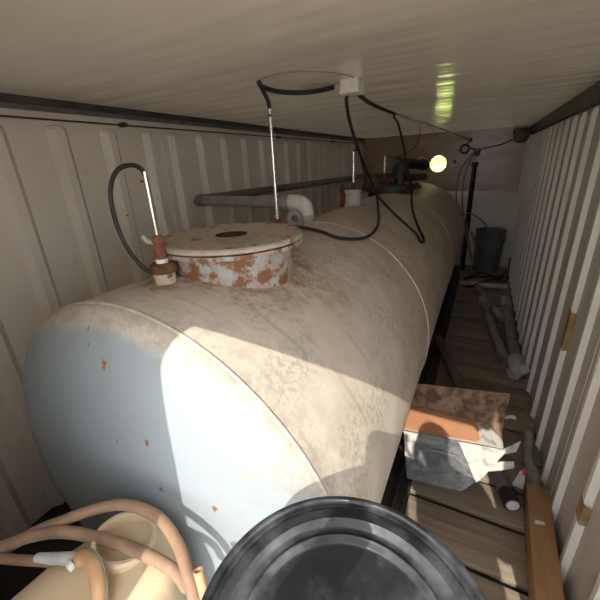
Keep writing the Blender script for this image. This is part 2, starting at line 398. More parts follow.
# front: header, closed leaf on the left with a rounded opening corner, jamb on the right
zt = 1.872
bm = B(); outl = [(-.05, -.06), (1.412, -.06), (1.412, 1.27), (1.407, 1.43), (1.394, 1.55), (1.377, 1.69), (1.385, 1.735), (1.398, 1.786), (1.412, zt), (2.34, zt), (W + .05, zt), (W + .05, 2.05), (-.05, 2.05)]
quad_solid(bm, [(x, FY1, z) for x, z in outl], FY1 - FY0)
struct('wall_front', bm, M['wall'], 'front end wall with the door opening the daylight comes through')

# ------------------------------------------------------------------ outside
gb = B(); box(gb, (-12, -14, -.12), (16, Y0, -.08)); box(gb, (W + .08, Y0, -.12), (16, D + .1, -.08)); box(gb, (-12, D + .1, -.12), (16, 26, -.08)); 
struct('ground', gb, M['ground'], 'pale gravel ground outside the container')
bm = B(); rnd = random.Random(3)
tube(bm, [(.75, 9.6, -.08), (.8, 9.62, .5), (.72, 9.6, 1.1)], .05, 8); 
sh = thing('leafy_shrub', 'sunlit yellow green shrub seen through the hole in the back wall', 'shrub', (.75, 9.6, -.08))
obj('stem', bm, M['timber'], sh)
bm = B()
for i in range(2600):
    v = Vector((rnd.gauss(0, 1), rnd.gauss(0, 1), rnd.gauss(0, 1))).normalized() * rnd.uniform(.55, 1) 
    c = Vector((.75 + v.x * 1.5, 9.6 + v.y * 1.0, 1.45 + v.z * 1.4))
    if c.z < .05: continue
    a = Vector((rnd.gauss(0, 1), rnd.gauss(0, 1), rnd.gauss(0, 1))).normalized(); b2 = a.orthogonal().normalized() * .05; a = a * .09
    bm.faces.new([bm.verts.new(c + p) for p in (-a, b2, a, -b2)])
me = bpy.data.meshes.new('foliage'); bmesh.ops.translate(bm, verts=bm.verts, vec=-sh.location); bm.to_mesh(me); bm.free(); me.materials.append(M['leaf'])
o = bpy.data.objects.new('foliage', me); COL.objects.link(o); o.parent = sh; o['kind'] = 'stuff'

# ------------------------------------------------------------------ the tank
TX, TZ, TR, YA, YB = 1.059, .685, .635, .49, 5.05
tk = thing('steel_tank', 'large dusty pale grey horizontal steel tank with a round manhole on top', 'tank', (TX, 2.8, 0))
prof = []
dep = .125
for i in range(25):
    u = math.sin(i / 24 * math.pi / 2); prof.append((TR * u, YA - dep * math.sqrt(max(0, 1 - u ** 2.6))))
prof[-1] = (TR, YA)
for i in range(1, 24): prof.append((TR, YA + (YB - YA) * i / 24))
for i in range(25):
    u = math.sin((24 - i) / 24 * math.pi / 2); prof.append((TR * u, YB + dep * math.sqrt(max(0, 1 - u ** 2.6))))
bm = B(); lathe(bm, prof, (TX, 0, TZ), 'y', 128)
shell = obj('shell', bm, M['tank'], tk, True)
for y in (YA + .005, 1.77, 3.35, YB - .01):
    obj('weld_seam', torus(B(), (TX, y, TZ), TR - .001, .006), M['tank'], tk, True)
for y in (1.0, 2.8, 4.5):
    bm = B(); box(bm, (TX - .42, y - .04, -.034), (TX + .42, y + .04, .02)); box(bm, (TX - .36, y - .03, .02), (TX - .30, y + .03, .26)); box(bm, (TX + .30, y - .03, .02), (TX + .36, y + .03, .26)); box(bm, (TX - .33, y - .03, .02), (TX + .33, y + .03, .09))
    obj('saddle', bm, M['steel_dark'], tk)
MX, MY, MR = 1.11, .935, .243
bm = B(); lathe(bm, [(.205, 1.22), (.205, 1.385), (.24, 1.385), (.24, 1.397), (.19, 1.397), (.19, 1.22)], (MX, MY, 0), 'z', 56)
obj('manhole_neck', bm, M['neck'], tk)
bm = B(); lathe(bm, [(.054, 1.401), (.235, 1.4), (MR, 1.404), (MR, 1.412), (.237, 1.417), (.058, 1.418), (.054, 1.4165), (.054, 1.401)], (MX, MY, 0), 'z', 64)
cov = obj('manhole_cover', bm, M['cover'], tk)
bm = B(); lathe(bm, [(.0545, 1.4172), (.0525, 1.4172), (.0525, 1.34), (.0, 1.338)], (MX, MY, 0), 'z', 28)
tag(obj('hole_sleeve', bm, M['hole_dark'], cov), 'dark round hole in the middle of the cover')
for i in range(12):
    a = i / 12 * 2 * math.pi + random.uniform(-.12, .12); bm = B(); q = random.uniform(.8, 1.3)
    lathe(bm, [(.013 * q, 1.412), (.012 * q, 1.4185), (.007, 1.420), (0, 1.420)], (MX + .222 * math.cos(a), MY + .222 * math.sin(a), 0), 'z', 7)
    obj('bolt', bm, M['rust_dull'], cov)
# small white clamp at the cover's rim
bm = B(); tube(bm, [(MX - .225, MY - .12, 1.40), (MX - .25, MY - .135, 1.405), (MX - .265, MY - .14, 1.425)], .008, 8); obj('rim_clamp', bm, M['white'], tk)
# rear manhole with its flange
bm = B(); lathe(bm, [(.23, 1.2), (.23, 1.345), (.30, 1.345), (.30, 1.375), (0, 1.38)], (1.0, 3.75, 0), 'z', 48); obj('rear_flange', bm, M['steel_dark'], tk)
for i in range(14):
    a = i / 14 * 2 * math.pi; bm = B(); lathe(bm, [(.014, 1.37), (.014, 1.392), (0, 1.394)], (1.0 + .265 * math.cos(a), 3.75 + .265 * math.sin(a), 0), 'z', 6); obj('flange_bolt', bm, M['rust'], tk)
# lifting lug: an upright rounded plate with a hole
bm = B(); c = Vector((.99, 1.63, 1.30)); seg = 20
pr = [(-.045, 0), (-.045, .06)] + [(-.045 * math.cos(t * math.pi / 10), .06 + .045 * math.sin(t * math.pi / 10)) for t in range(1, 10)] + [(.045, .06), (.045, 0)]
outer = []; 
hole = [(.02 * math.cos(2 * math.pi * i / 16), .06 + .02 * math.sin(2 * math.pi * i / 16)) for i in range(16)]
for y in (-.007, .007):
    o_ = [bm.verts.new(c + Vector((x, y, z))) for x, z in pr]; h_ = [bm.verts.new(c + Vector((x, y, z))) for x, z in hole]
    es = [bm.edges.new((o_[i], o_[(i + 1) % len(o_)])) for i in range(len(o_))] + [bm.edges.new((h_[i], h_[(i + 1) % 16])) for i in range(16)]
    bmesh.ops.triangle_fill(bm, edges=es, use_beauty=True); outer.append((o_, h_))
for k in (0, 1):
    a, b = outer[0][k], outer[1][k]
    for i in range(len(a)): bm.faces.new((a[i], a[(i + 1) % len(a)], b[(i + 1) % len(a)], b[i]))
obj('lifting_lug', bm, M['pvc_grey'], tk)
# front nozzle
PX, PY = 1.048, .682
bm = B(); lathe(bm, [(.031, 1.28), (.031, 1.352), (0, 1.352)], (PX, PY, 0), 'z', 28); obj('nozzle', bm, M['nozzle'], tk)
bm = B(); lathe(bm, [(.03, 1.350), (.0365, 1.352), (.038, 1.360), (.037, 1.374), (.03, 1.380), (0, 1.381)], (PX, PY, 0), 'z', 28); obj('nozzle_cap', bm, M['rust'], tk)

# level probes standing in the tank
pb = thing('level_probe', 'chrome level probe in a rusty coupling before the manhole, with looping black cable', 'probe', (PX, PY, 1.38), 'level probes on the tank')
obj('white_ring', lathe(B(), [(.0, 1.379), (.0175, 1.379), (.0175, 1.392), (0, 1.392)], (PX, PY, 0), 'z', 20), M['white'], pb)
obj('coupling', lathe(B(), [(0, 1.391), (.016, 1.391), (.018, 1.396), (.017, 1.42), (.0145, 1.425), (.0145, 1.438), (.0175, 1.441), (.0175, 1.455), (.012, 1.460), (0, 1.460)], (PX, PY, 0), 'z', 20), M['rust_red'], pb)
bm = B(); tube(bm, [(PX, PY, 1.455), (PX, PY, 1.628)], .0062, 10, 1); obj('rod', bm, M['chrome'], pb)
bm = B(); box(bm, (PX - .016, PY - .006, 1.601), (PX - .004, PY + .003, 1.607)); obj('screw', bm, M['rust_red'], pb)
bm = B(); tube(bm, [(PX, PY, 1.620), (1.042, .68, 1.634), (1.02, .675, 1.645), (.985, .66, 1.640), (.955, .65, 1.61), (.938, .645, 1.56), (.938, .645, 1.49), (.955, .65, 1.42), (.99, .66, 1.365), (1.02, .67, 1.345)], .0062, 10); obj('cable', bm, M['cable'], pb)
RX, RY = .952, 1.51
pb = thing('level_probe', 'tall chrome level probe behind the manhole with black cable up to the ceiling', 'probe', (RX, RY, 1.30), 'level probes on the tank')
obj('coupling', lathe(B(), [(0, 1.29), (.03, 1.29), (.03, 1.335), (.02, 1.34), (.02, 1.375), (0, 1.378)], (RX, RY, 0), 'z', 18), M['rust_red'], pb)
bm = B(); tube(bm, [(RX, RY, 1.37), (RX, RY, 1.872)], .0085, 10, 1); obj('rod', bm, M['chrome'], pb)
obj('collar', lathe(B(), [(0, 1.832), (.0115, 1.832), (.0115, 1.84), (0, 1.84)], (RX, RY, 0), 'z', 12), M['rust_red'], pb)
bm = B(); tube(bm, [(RX, RY, 1.865), (.955, 1.495, 1.893), (.962, 1.45, 1.922), (.975, 1.405, 1.943)], .0088, 10); obj('cable', bm, M['cable'], pb)
FX, FY = .995, 2.56
pb = thing('level_probe', 'chrome level probe on a grey socket beyond the elbow pipe', 'probe', (FX, FY, 1.30), 'level probes on the tank')
obj('socket', lathe(B(), [(0, 1.29), (.062, 1.29), (.062, 1.33), (.057, 1.335), (.057, 1.41), (.064, 1.413), (.064, 1.43), (0, 1.432)], (FX, FY, 0), 'z', 28), M['pvc_light'], pb)
obj('coupling', lathe(B(), [(0, 1.43), (.02, 1.43), (.018, 1.475), (.01, 1.48), (0, 1.48)], (FX, FY, 0), 'z', 16), M['rust_red'], pb)
bm = B(); tube(bm, [(FX, FY, 1.475), (FX, FY, 1.69)], .009, 10, 1); obj('rod', bm, M['chrome'], pb)
bm = B(); lathe(bm, [(0, 1.28), (.045, 1.28), (.045, 1.32), (.036, 1.325), (.036, 1.40), (.042, 1.405), (.042, 1.44), (.03, 1.445), (.028, 1.475), (0, 1.48)], (.925, 2.58, 0), 'z', 22)
solo('pipe_fitting', bm, M['rust_red'], 'red brown rusty pipe fitting standing beside the grey probe socket', 'fitting')
# its cable droops over the tank and climbs to the ceiling
bm = B(); tube(bm, [(FX, FY, 1.685), (1.003, 2.58, 1.70), (1.02, 2.61, 1.695), (1.05, 2.64, 1.562), (1.10, 2.66, 1.44), (1.211, 2.661, 1.317), (1.379, 2.405, 1.249), (1.487, 2.37, 1.171), (1.537, 2.315, 1.123), (1.543, 2.40, 1.121), (1.47, 2.56, 1.19), (1.39, 2.78, 1.28), (1.33, 3.0, 1.42), (1.26, 3.02, 1.68), (1.22, 2.95, 1.86), (1.20, 2.86, 1.915)], .0085, 8)
solo('hanging_cable', bm, M['cable'], 'black cable drooping from ceiling conduit down over the tank and up to the probe', 'cable')
bm = B(); tube(bm, [(1.26, 1.67, 1.905), (1.235, 1.74, 1.87), (1.2, 1.919, 1.779), (1.15, 2.332, 1.582), (1.14, 2.66, 1.40), (1.20, 2.50, 1.32), (1.30, 2.15, 1.292), (1.345, 1.93, 1.270), (1.352, 1.69, 1.266), (1.285, 1.52, 1.293), (1.184, 1.515, 1.322), (1.08, 1.53, 1.334), (1.0, 1.57, 1.33)], .0085, 8)
solo('hanging_cable', bm, M['cable'], 'black cable hanging from the junction box and curling back along the tank top', 'cable')

# fill pipe with elbow
pp = thing('fill_pipe', 'grey pipe across the tank ending in a white elbow behind the manhole', 'pipe', (.955, 1.83, 1.31))
bm = B(); tube(bm, [(.17, 1.86, 1.425), (.86, 1.832, 1.42)], .033, 18, 1); obj('pipe', bm, M['pvc_grey'], pp)
bm = B(); tube(bm, [(.80, 1.835, 1.42), (.875, 1.832, 1.42)], .044, 18, 1); obj('union_nut', bm, M['pvc_grey'], pp)
bm = B(); tube(bm, [(.86, 1.832, 1.42), (.90, 1.831, 1.42), (.94, 1.83, 1.408), (.956, 1.83, 1.375), (.957, 1.83, 1.345)], .046, 18, 5); obj('elbow', bm, M['white'], pp)
bm = B(); tube(bm, [(.957, 1.83, 1.285), (.957, 1.83, 1.352)], .043, 18, 1); tube(bm, [(.957, 1.83, 1.33), (.957, 1.83, 1.352)], .052, 18, 1); obj('socket', bm, M['pvc_light'], pp)
bm = B(); tube(bm, [(.19, 1.86, 1.425), (.135, 1.865, 1.425), (.115, 1.90, 1.425), (.112, 1.96, 1.425)], .037, 18, 5); obj('corner_elbow', bm, M['pvc_dark'], pp)
bm = B(); tube(bm, [(.112, 1.94, 1.425), (.112, 5.80, 1.39)], .033, 18, 1); obj('long_run', bm, M['pvc_dark'], pp)
bm = B(); tube(bm, [(.112, 5.75, 1.39), (.115, 5.84, 1.39), (.16, 5.88, 1.388), (.24, 5.88, 1.386), (.75, 5.88, 1.37)], .033, 18, 4); obj('end_run', bm, M['pvc_dark'], pp)

# pump set on the rear flange
pm = thing('pump_manifold', 'dark pump and valve pipework on the rear flange of the tank', 'pump', (1.0, 3.8, 1.38))
bm = B(); lathe(bm, [(0, 1.378), (.05, 1.378), (.05, 1.45), (.075, 1.455), (.08, 1.5), (.075, 1.56), (.05, 1.59), (0, 1.6)], (1.06, 3.86, 0), 'z', 28); obj('pump_body', bm, M['steel_dark'], pm)
bm = B(); tube(bm, [(1.06, 3.86, 1.55), (1.12, 4.05, 1.57), (1.2, 4.5, 1.545)], .05, 16, 5); obj('outlet_pipe', bm, M['black'], pm)
bm = B(); tube(bm, [(1.187, 4.42, 1.55), (1.203, 4.52, 1.544)], .06, 16, 1); obj('outlet_cap', bm, M['black'], pm)
bm = B(); tube(bm, [(1.06, 3.88, 1.43), (1.12, 4.1, 1.43), (1.20, 4.6, 1.41)], .038, 14, 4); obj('lower_pipe', bm, M['steel_dark'], pm)
bm = B(); tube(bm, [(.93, 3.74, 1.375), (.93, 3.74, 1.50)], .028, 12, 1); obj('probe_socket', bm, M['rust_red'], pm)
bm = B(); tube(bm, [(.93, 3.74, 1.49), (.93, 3.74, 1.66)], .011, 10, 1); obj('rod', bm, M['chrome'], pm)
bm = B(); tube(bm, [(1.0, 3.9, 1.5), (.93, 3.95, 1.56), (.98, 4.0, 1.63), (1.08, 3.95, 1.62)], .022, 10); obj('bypass_hose', bm, M['pvc_dark'], pm)
bm = B(); lathe(bm, [(.05, -.006), (.062, 0), (.05, .006), (.05, -.006)], (1.06, 3.86, 1.625), 'z', 20); tube(bm, [(1.06, 3.86, 1.59), (1.06, 3.86, 1.63)], .008, 8, 1); box(bm, (1.005, 3.855, 1.622), (1.115, 3.865, 1.628)); obj('hand_wheel', bm, M['steel_dark'], pm)

# ------------------------------------------------------------------ ceiling electrics
jb = thing('junction_box', 'cream junction box screwed to the ceiling above the tank', 'junction box', (1.285, 1.66, H))
bm = B(); box(bm, (1.245, 1.615, 1.905), (1.33, 1.70, H), .006); obj('box_body', bm, M['white'], jb)
bm = B(); box(bm, (1.243, 1.613, 1.899), (1.332, 1.702, 1.908), .003); obj('box_lid', bm, M['white'], jb)
bm = B(); tube(bm, [(1.25, 1.63, 1.93), (1.222, 1.615, 1.93)], .013, 12, 1); obj('gland', bm, M['pvc_grey'], jb)
bm = B(); tube(bm, [(.975, 1.40, 1.946), (.955, 1.46, 1.940), (.975, 1.56, 1.934), (1.05, 1.63, 1.930), (1.14, 1.645, 1.930), (1.225, 1.617, 1.930)], .0105, 10)
solo('ceiling_cable', bm, M['cable'], 'thick black cable curving under the ceiling to the cream junction box', 'cable')
bm = B(); tube(bm, [(.97, 1.40, 1.954), (1.08, 1.357, 1.954), (1.176, 1.377, 1.954), (1.26, 1.467, 1.954), (1.30, 1.56, 1.954), (1.31, 1.63, 1.953)], .0022, 6)
solo('thin_wire', bm, M['greycable'], 'thin grey wire arcing across the ceiling beside the junction box', 'wire')
cn = thing('conduit', 'conduit running from the junction box along the ceiling to the back wall', 'conduit', (1.27, 1.7, 1.93))
bm = B(); tube(bm, [(1.275, 1.69, 1.93), (1.20, 2.2, 1.938), (1.19, 2.62, 1.938), (1.21, 2.85, 1.93)], .011, 10); obj('black_sleeve', bm, M['cable'], cn)
bm = B(); tube(bm, [(1.20, 2.78, 1.935), (1.40, 4.3, 1.885), (1.59, 5.86, 1.83)], .011, 10, 3); obj('metal_tube', bm, M['alu'], cn)
obj('end_fitting', lathe(B(), [(0, -.03), (.028, -.03), (.028, .03), (0, .03)], (1.60, 5.90, 1.827), 'y', 14), M['black'], cn)
bm = B(); tube(bm, [(1.29, 3.5, 1.905), (1.27, 3.6, 1.80), (1.21, 3.7, 1.71), (1.10, 3.75, 1.66), (.98, 3.75, 1.645), (.93, 3.74, 1.655)], .004, 6)
solo('thin_wire', bm, M['cable'], 'thin black wire drooping from the conduit to the rear probe', 'wire')
bm = B(); tube(bm, [(.034, Y0 + .1, 1.868), (.034, 1.2, 1.870), (.034, 3.0, 1.872), (.034, 4.5, 1.874), (.034, 5.97, 1.876)], .0045, 8)
solo('red_cable', bm, M['redcable'], 'thin dark red cable strung along the top of the left wall', 'cable')
for y, l in ((1.47, 'small brown clip on the red cable above the front level probe'), (3.2, 'small brown clip on the red cable above the long pipe run'), (4.6, 'small brown clip on the red cable towards the plywood wall')):
    solo('cable_clip', box(B(), (0, y - .014, 1.863), (.044, y + .014, 1.885), .003), M['rust'], l, 'clip', 'clips along the red cable')
# bulkhead lamp in the far corner
lp = thing('bulkhead_lamp', 'dusty brown bulkhead lamp in the upper corner by the right wall', 'lamp', (2.20, 5.75, 1.93))
bm = B(); box(bm, (2.12, 5.64, 1.925), (2.30, 5.86, H), .005); obj('bracket', bm, M['pvc_light'], lp)
obj('housing', lathe(B(), [(0, 1.93), (.085, 1.93), (.10, 1.90), (.10, 1.86), (0, 1.86)], (2.21, 5.75, 0), 'z', 28), M['tray_rust'], lp)
obj('globe', lathe(B(), [(.088, 1.862), (.09, 1.82), (.075, 1.775), (.045, 1.75), (0, 1.742)], (2.21, 5.75, 0), 'z', 28), M['pvc_dark'], lp)
bm = B(); tube(bm, [(2.12, 5.76, 1.80), (2.0, 5.86, 1.745), (1.83, 5.93, 1.715), (1.74, 5.93, 1.70)], .007, 8)
solo('lamp_cable', bm, M['cable'], 'black cable between the corner lamp and the grey switch box', 'cable')

# ------------------------------------------------------------------ back wall fittings
for (x, z, l) in ((1.423, 1.547, 'pale round tie ring on the plywood between hole and switch box'), (.941, 1.577, 'pale round tie ring on the plywood behind the pump')):
    g = thing('tie_ring', l, 'ring', (x, D - .02, z), 'round rings on the back wall')
    obj('rim', torus(B(), (x, D - .008, z), .058, .010, 'y', 32), M['gauge'], g)
    obj('recess', lathe(B(), [(0, -.004), (.05, -.002), (.05, .0), (0, .0)], (x, D - .003, z), 'y', 28), M['pvc_dark'], g)
    obj('inner_ring', torus(B(), (x, D - .008, z), .034, .008, 'y', 28), M['gauge'], g)
    obj('bar', box(B(), (x - .006, D - .02, z - .03), (x + .006, D - .006, z + .03)), M['black'], g)
sw = thing('switch_box', 'small grey switch box on the back wall above the leaning strut', 'switch box', (1.70, D - .05, 1.62))
obj('housing', box(B(), (1.655, D - .075, 1.61), (1.745, D - .001, 1.71), .008), M['pvc_dark'], sw)
obj('gland', lathe(B(), [(0, 1.56), (.018, 1.56), (.02, 1.61), (0, 1.612)], (1.70, D - .04, 0), 'z', 12), M['pvc_light'], sw)
bm = B(); torus(bm, (1.535, D - .03, 1.715), .055, .010, 'y', 32)
for k in range(2): torus(bm, (1.535 + .008 * k, D - .05 - .018 * k, 1.715 - .006 * k), .055, .009, 'y', 32)
solo('cable_coil', bm, M['cable'], 'small black cable coil hanging on the plywood beside the switch box', 'cable coil', smooth=True)
bm = B(); tube(bm, [(1.59, 5.91, 1.82), (1.56, 5.93, 1.78), (1.535, 5.95, 1.765)], .006, 8); tube(bm, [(1.58, 5.94, 1.69), (1.61, 5.94, 1.72), (1.66, 5.93, 1.70)], .006, 8)
solo('link_cable', bm, M['cable'], 'short black cable from conduit end through the coil to the switch box', 'cable')
st = thing('leaning_strut', 'black metal strut leaning upright against the back wall behind the tank', 'strut', (1.70, 5.70, 0))
bm = B(); tube(bm, [(1.72, 5.62, 0), (1.70, 5.88, 1.50)], .032, 4, 1); obj('bar', bm, M['black'], st, False)
bm = B(); box(bm, (1.655, 5.85, 1.475), (1.745, 5.93, 1.53), .006); obj('clamp_head', bm, M['black'], st)
bm = B(); tube(bm, [(1.675, 5.84, .62), (1.668, 5.86, 1.30)], .007, 6, 1); obj('slide_rod', bm, M['pvc_grey'], st)
for i, (pts, r, l) in enumerate((
    ([(1.66, 5.92, 1.66), (1.60, 5.90, 1.58), (1.52, 5.86, 1.42), (1.50, 5.80, 1.15), (1.56, 5.70, .85), (1.65, 5.55, .65), (1.68, 5.45, .3), (1.70, 5.35, .02)], .010, 'grey cable hanging from the switch box round the tank end'),
    ([(1.675, 5.92, 1.65), (1.62, 5.88, 1.52), (1.58, 5.82, 1.30), (1.60, 5.75, 1.0), (1.66, 5.6, .75), (1.73, 5.5, .5), (1.82, 5.42, .24), (1.90, 5.40, .2), (1.86, 5.42, .42), (1.78, 5.45, .62)], .010, 'grey cable falling beside the strut into a hooked loop'),
    ([(1.655, 5.50, .85), (1.73, 5.42, .88), (1.85, 5.38, .82), (1.97, 5.36, .70), (2.03, 5.35, .50), (2.0, 5.36, .30), (1.92, 5.38, .20), (1.83, 5.40, .28), (1.76, 5.43, .5), (1.70, 5.47, .75)], .008, 'wide loop of grey cable in front of the bucket'))):
    bm = B(); tube(bm, pts, r, 8); solo('hanging_cable', bm, M['greycable'], l, 'cable')
# zinc bucket
bk = thing('zinc_bucket', 'blue grey zinc bucket on the floor at the back wall', 'bucket', (2.03, 5.68, 0))
obj('pail', lathe(B(), [(0, .004), (.165, .004), (.195, .60), (.205, .605), (.205, .615), (.19, .615), (.16, .03), (0, .03)], (2.03, 5.68, 0), 'z', 40), M['bucket'], bk)
obj('band', lathe(B(), [(.188, .47), (.199, .472), (.201, .50), (.19, .502)], (2.03, 5.68, 0), 'z', 40), M['bucket'], bk)
bm = B(); tube(bm, [(1.85, 5.60, .57), (1.85, 5.50, .50), (1.93, 5.44, .44), (2.05, 5.43, .43), (2.14, 5.47, .47), (2.2, 5.58, .57)], .006, 8); obj('handle', bm, M['pvc_grey'], bk)
for pts, r, l in (([(1.75, 4.93, .03), (1.82, 5.2, .02), (2.0, 5.36, .06), (2.18, 5.28, .02), (2.29, 5.4, .10)], .011, 'black cable lying in front of the bucket towards the right wall'),
                  ([(1.72, 5.05, .02), (1.84, 4.80, .02), (2.05, 4.93, .09), (2.2, 5.12, .05), (2.25, 5.24, .06), (2.10, 5.32, .02), (1.9, 5.2, .03), (1.78, 5.1, .02)], .010, 'tangled black cable loop across the white floor pipe'),
                  ([(2.04, 5.1, .02), (2.15, 5.0, .07), (2.28, 5.1, .05), (2.30, 5.3, .15), (2.31, 5.45, .28)], .009, 'black cable end rising along the right wall near the bucket')):
    bm = B(); tube(bm, pts, r, 8); solo('floor_cable', bm, M['cable'], l, 'cable')

# ------------------------------------------------------------------ pipes on the planks
fp = thing('floor_pipe', 'pale grey pipe lying straight across the planks before the bucket', 'pipe', (2.0, 4.86, 0), 'loose pipes on the planks')
bm = B(); tube(bm, [(1.72, 4.84, .036), (2.29, 4.88, .036)], .034, 16, 1, .85); obj('tube', bm, M['pvc_light'], fp)
bm = B(); tube(bm, [(1.72, 4.84, .04), (1.86, 4.85, .04)], .04, 16, 1, .85); obj('sleeve', bm, M['pvc_grey'], fp)
fp = thing('floor_pipe', 'short grey pipe with pale fittings lying between two longer pipes', 'pipe', (2.07, 4.3, 0), 'loose pipes on the planks')
bm = B(); tube(bm, [(1.95, 4.72, .048), (2.17, 3.93, .042)], .036, 16, 1, .85); obj('tube', bm, M['pvc_grey'], fp)
bm = B(); tube(bm, [(2.15, 4.0, .043), (2.20, 3.82, .042)], .041, 16, 1, .85); obj('socket', bm, M['pvc_light'], fp)
fp = thing('floor_pipe', 'long grey pipe crossing the planks to the elbow by the right wall', 'pipe', (2.16, 3.4, 0), 'loose pipes on the planks')
bm = B(); tube(bm, [(2.02, 4.18, .05), (2.19, 2.90, .05)], .040, 16, 1, .85); obj('tube', bm, M['pvc_grey'], fp)
bm = B(); tube(bm, [(2.005, 4.27, .05), (2.03, 4.12, .05)], .049, 16, 1, .85); obj('socket', bm, M['pvc_light'], fp)
fp = thing('floor_pipe', 'grey pipe along the right wall with a pale elbow at its near end', 'pipe', (2.27, 3.4, 0), 'loose pipes on the planks')
bm = B(); tube(bm, [(2.245, 4.15, .055), (2.262, 2.84, .075)], .042, 16, 1, .85); obj('tube', bm, M['pvc_grey'], fp)
bm = B(); tube(bm, [(2.243, 4.36, .05), (2.244, 4.1, .055)], .05, 16, 1, .85); obj('socket', bm, M['pvc_light'], fp)
bm = B(); tube(bm, [(2.262, 2.86, .075), (2.263, 2.78, .075), (2.258, 2.735, .072), (2.243, 2.705, .062), (2.222, 2.69, .052)], .050, 16, 5, .8); tube(bm, [(2.262, 2.90, .073), (2.262, 2.85, .075)], .056, 16, 1); obj('elbow', bm, M['pvc_light'], fp)
fp = thing('floor_pipe', 'dark grey pipe passing under the tray with a white open end', 'pipe', (1.95, 2.2, 0), 'loose pipes on the planks')
bm = B(); tube(bm, [(1.68, 2.99, .078), (2.172, 1.50, .045)], .036, 18, 1, .85); obj('tube', bm, M['pvc_dark'], fp)
bm = B(); tube(bm, [(2.152, 1.56, .045), (2.176, 1.487, .045)], .040, 18, 1); obj('end_collar', bm, M['black'], fp)
bm = B(); tube(bm, [(2.172, 1.499, .047), (2.178, 1.481, .047)], .029, 18, 1); obj('end_plug', bm, M['paper'], fp)
bm = B(); tube(bm, [(1.668, 3.03, .079), (1.70, 2.93, .077)], .041, 16, 1); obj('far_collar', bm, M['pvc_dark'], fp)
bm = B(); tube(bm, [(2.29, 2.06, .05), (2.29, 2.02, .032), (2.283, 1.97, .03), (2.272, 1.86, .03), (2.286, 1.74, .03), (2.287, 1.63, .03)], .027, 14, 6, .8)
solo('short_hose', bm, M['pvc_grey'], 'short thick grey hose curled on the planks along the right wall', 'hose')
# timber post
bm = B(); box(bm, (2.222, .95, .0), (2.318, 1.60, .105), .006, Matrix.Rotation(-.025, 3, 'Z'))
tb = solo('timber_post', bm, M['timber'], 'squared brown timber lying on the planks along the right wall', 'timber')
bm = B(); quad_solid(bm, [(2.245, 1.37, .106), (2.285, 1.38, .107), (2.28, 1.392, .107), (2.25, 1.392, .106)], .002)
solo('wood_chip', bm, M['paper'], 'tiny white scrap lying on top of the brown timber', 'scrap')
# wrapper
wp = thing('candy_wrapper', 'crumpled white paper wrapper with pink tip beside the grey hose', 'wrapper', (2.225, 1.70, 0))
bm = B(); quad_solid(bm, [(2.185, 1.655, .005), (2.245, 1.685, .012), (2.248, 1.745, .05), (2.225, 1.73, .045)], .002); quad_solid(bm, [(2.185, 1.655, .004), (2.235, 1.645, .006), (2.245, 1.685, .012)], .002); obj('sheet', bm, M['paper'], wp, False)
bm = B(); quad_solid(bm, [(2.232, 1.715, .040), (2.250, 1.715, .032), (2.253, 1.75, .054), (2.238, 1.748, .056)], .003); obj('tip', bm, M['pink'], wp, False)

# ------------------------------------------------------------------ folded sheet tray beside the tank
ty = thing('sheet_metal_tray', 'folded rusty sheet metal tray with torn corner wedged beside the tank', 'tray', (1.88, 1.6, 0))
bm = B(); quad_solid(bm, [(1.645, 1.462, .322), (2.10, 1.535, .318), (2.095, 1.69, .325), (1.645, 1.668, .328)], -.004); obj('tray_floor', bm, M['galv_pale'], ty, False)
bm = B(); quad_solid(bm, [(1.645, 1.669, .326), (2.095, 1.692, .324), (2.118, 1.80, .462), (2.095, 1.782, .470), (1.648, 1.728, .446)], .004); obj('back_panel', bm, M['tray_rust'], ty, False)
bm = B(); quad_solid(bm, [(2.02, 1.685, .331), (2.094, 1.60, .327), (2.104, 1.775, .455)], .003); obj('corner_fold', bm, M['tray_rust'], ty, False)
bm = B(); quad_solid(bm, [(1.648, 1.472, .329), (1.98, 1.525, .328), (1.995, 1.545, .328), (1.985, 1.64, .331), (1.975, 1.668, .333), (1.648, 1.663, .333)], .006); tag(obj('liner_board', bm, M['tray_orange'], ty, False), 'orange brown board in the tray')
bm = B(); quad_solid(bm, [(1.648, 1.458, .335), (1.69, 1.418, .06), (1.95, 1.43, .085), (2.03, 1.47, .18), (2.11, 1.53, .325)], -.004); obj('front_apron', bm, M['galv'], ty, False)
bm = B(); quad_solid(bm, [(1.905, 1.492, .330), (2.005, 1.442, .155), (2.034, 1.466, .188), (2.112, 1.527, .326)], -.003); tag(obj('sunlit_patch', bm, M['galv_pale'], ty, False), 'sunlight painted pale on the torn corner')  # sunlit part of the apron, done as a paler plate
bm = B(); quad_solid(bm, [(1.650, 1.4525, .333), (1.668, 1.431, .20), (1.715, 1.434, .185), (1.706, 1.4475, .255), (1.718, 1.4635, .333)], -.003); obj('sunlit_patch', bm, M['galv_pale'], ty, False)  # smaller sunlit spot at the left end, its light painted in too
for pts in ([(2.09, 1.525, .325), (2.09, 1.52, .30), (2.15, 1.55, .315), (2.165, 1.58, .36)], [(2.05, 1.495, .25), (2.03, 1.475, .21), (2.10, 1.50, .225), (2.155, 1.53, .235), (2.15, 1.54, .265), (2.10, 1.52, .262)]):
    bm = B(); quad_solid(bm, pts, .004); obj('torn_tab', bm, M['galv_pale'], ty, False)
bm = B(); tube(bm, [(1.79, 1.452, .262), (1.80, 1.45, .268), (1.90, 1.464, .262), (1.905, 1.463, .252)], .004, 6, 1); obj('wire_slot', bm, M['pvc_grey'], ty)
bm = B(); tube(bm, [(2.09, 1.72, .36), (2.13, 1.735, .37), (2.15, 1.74, .365)], .010, 8); obj('pin', bm, M['galv_pale'], ty)
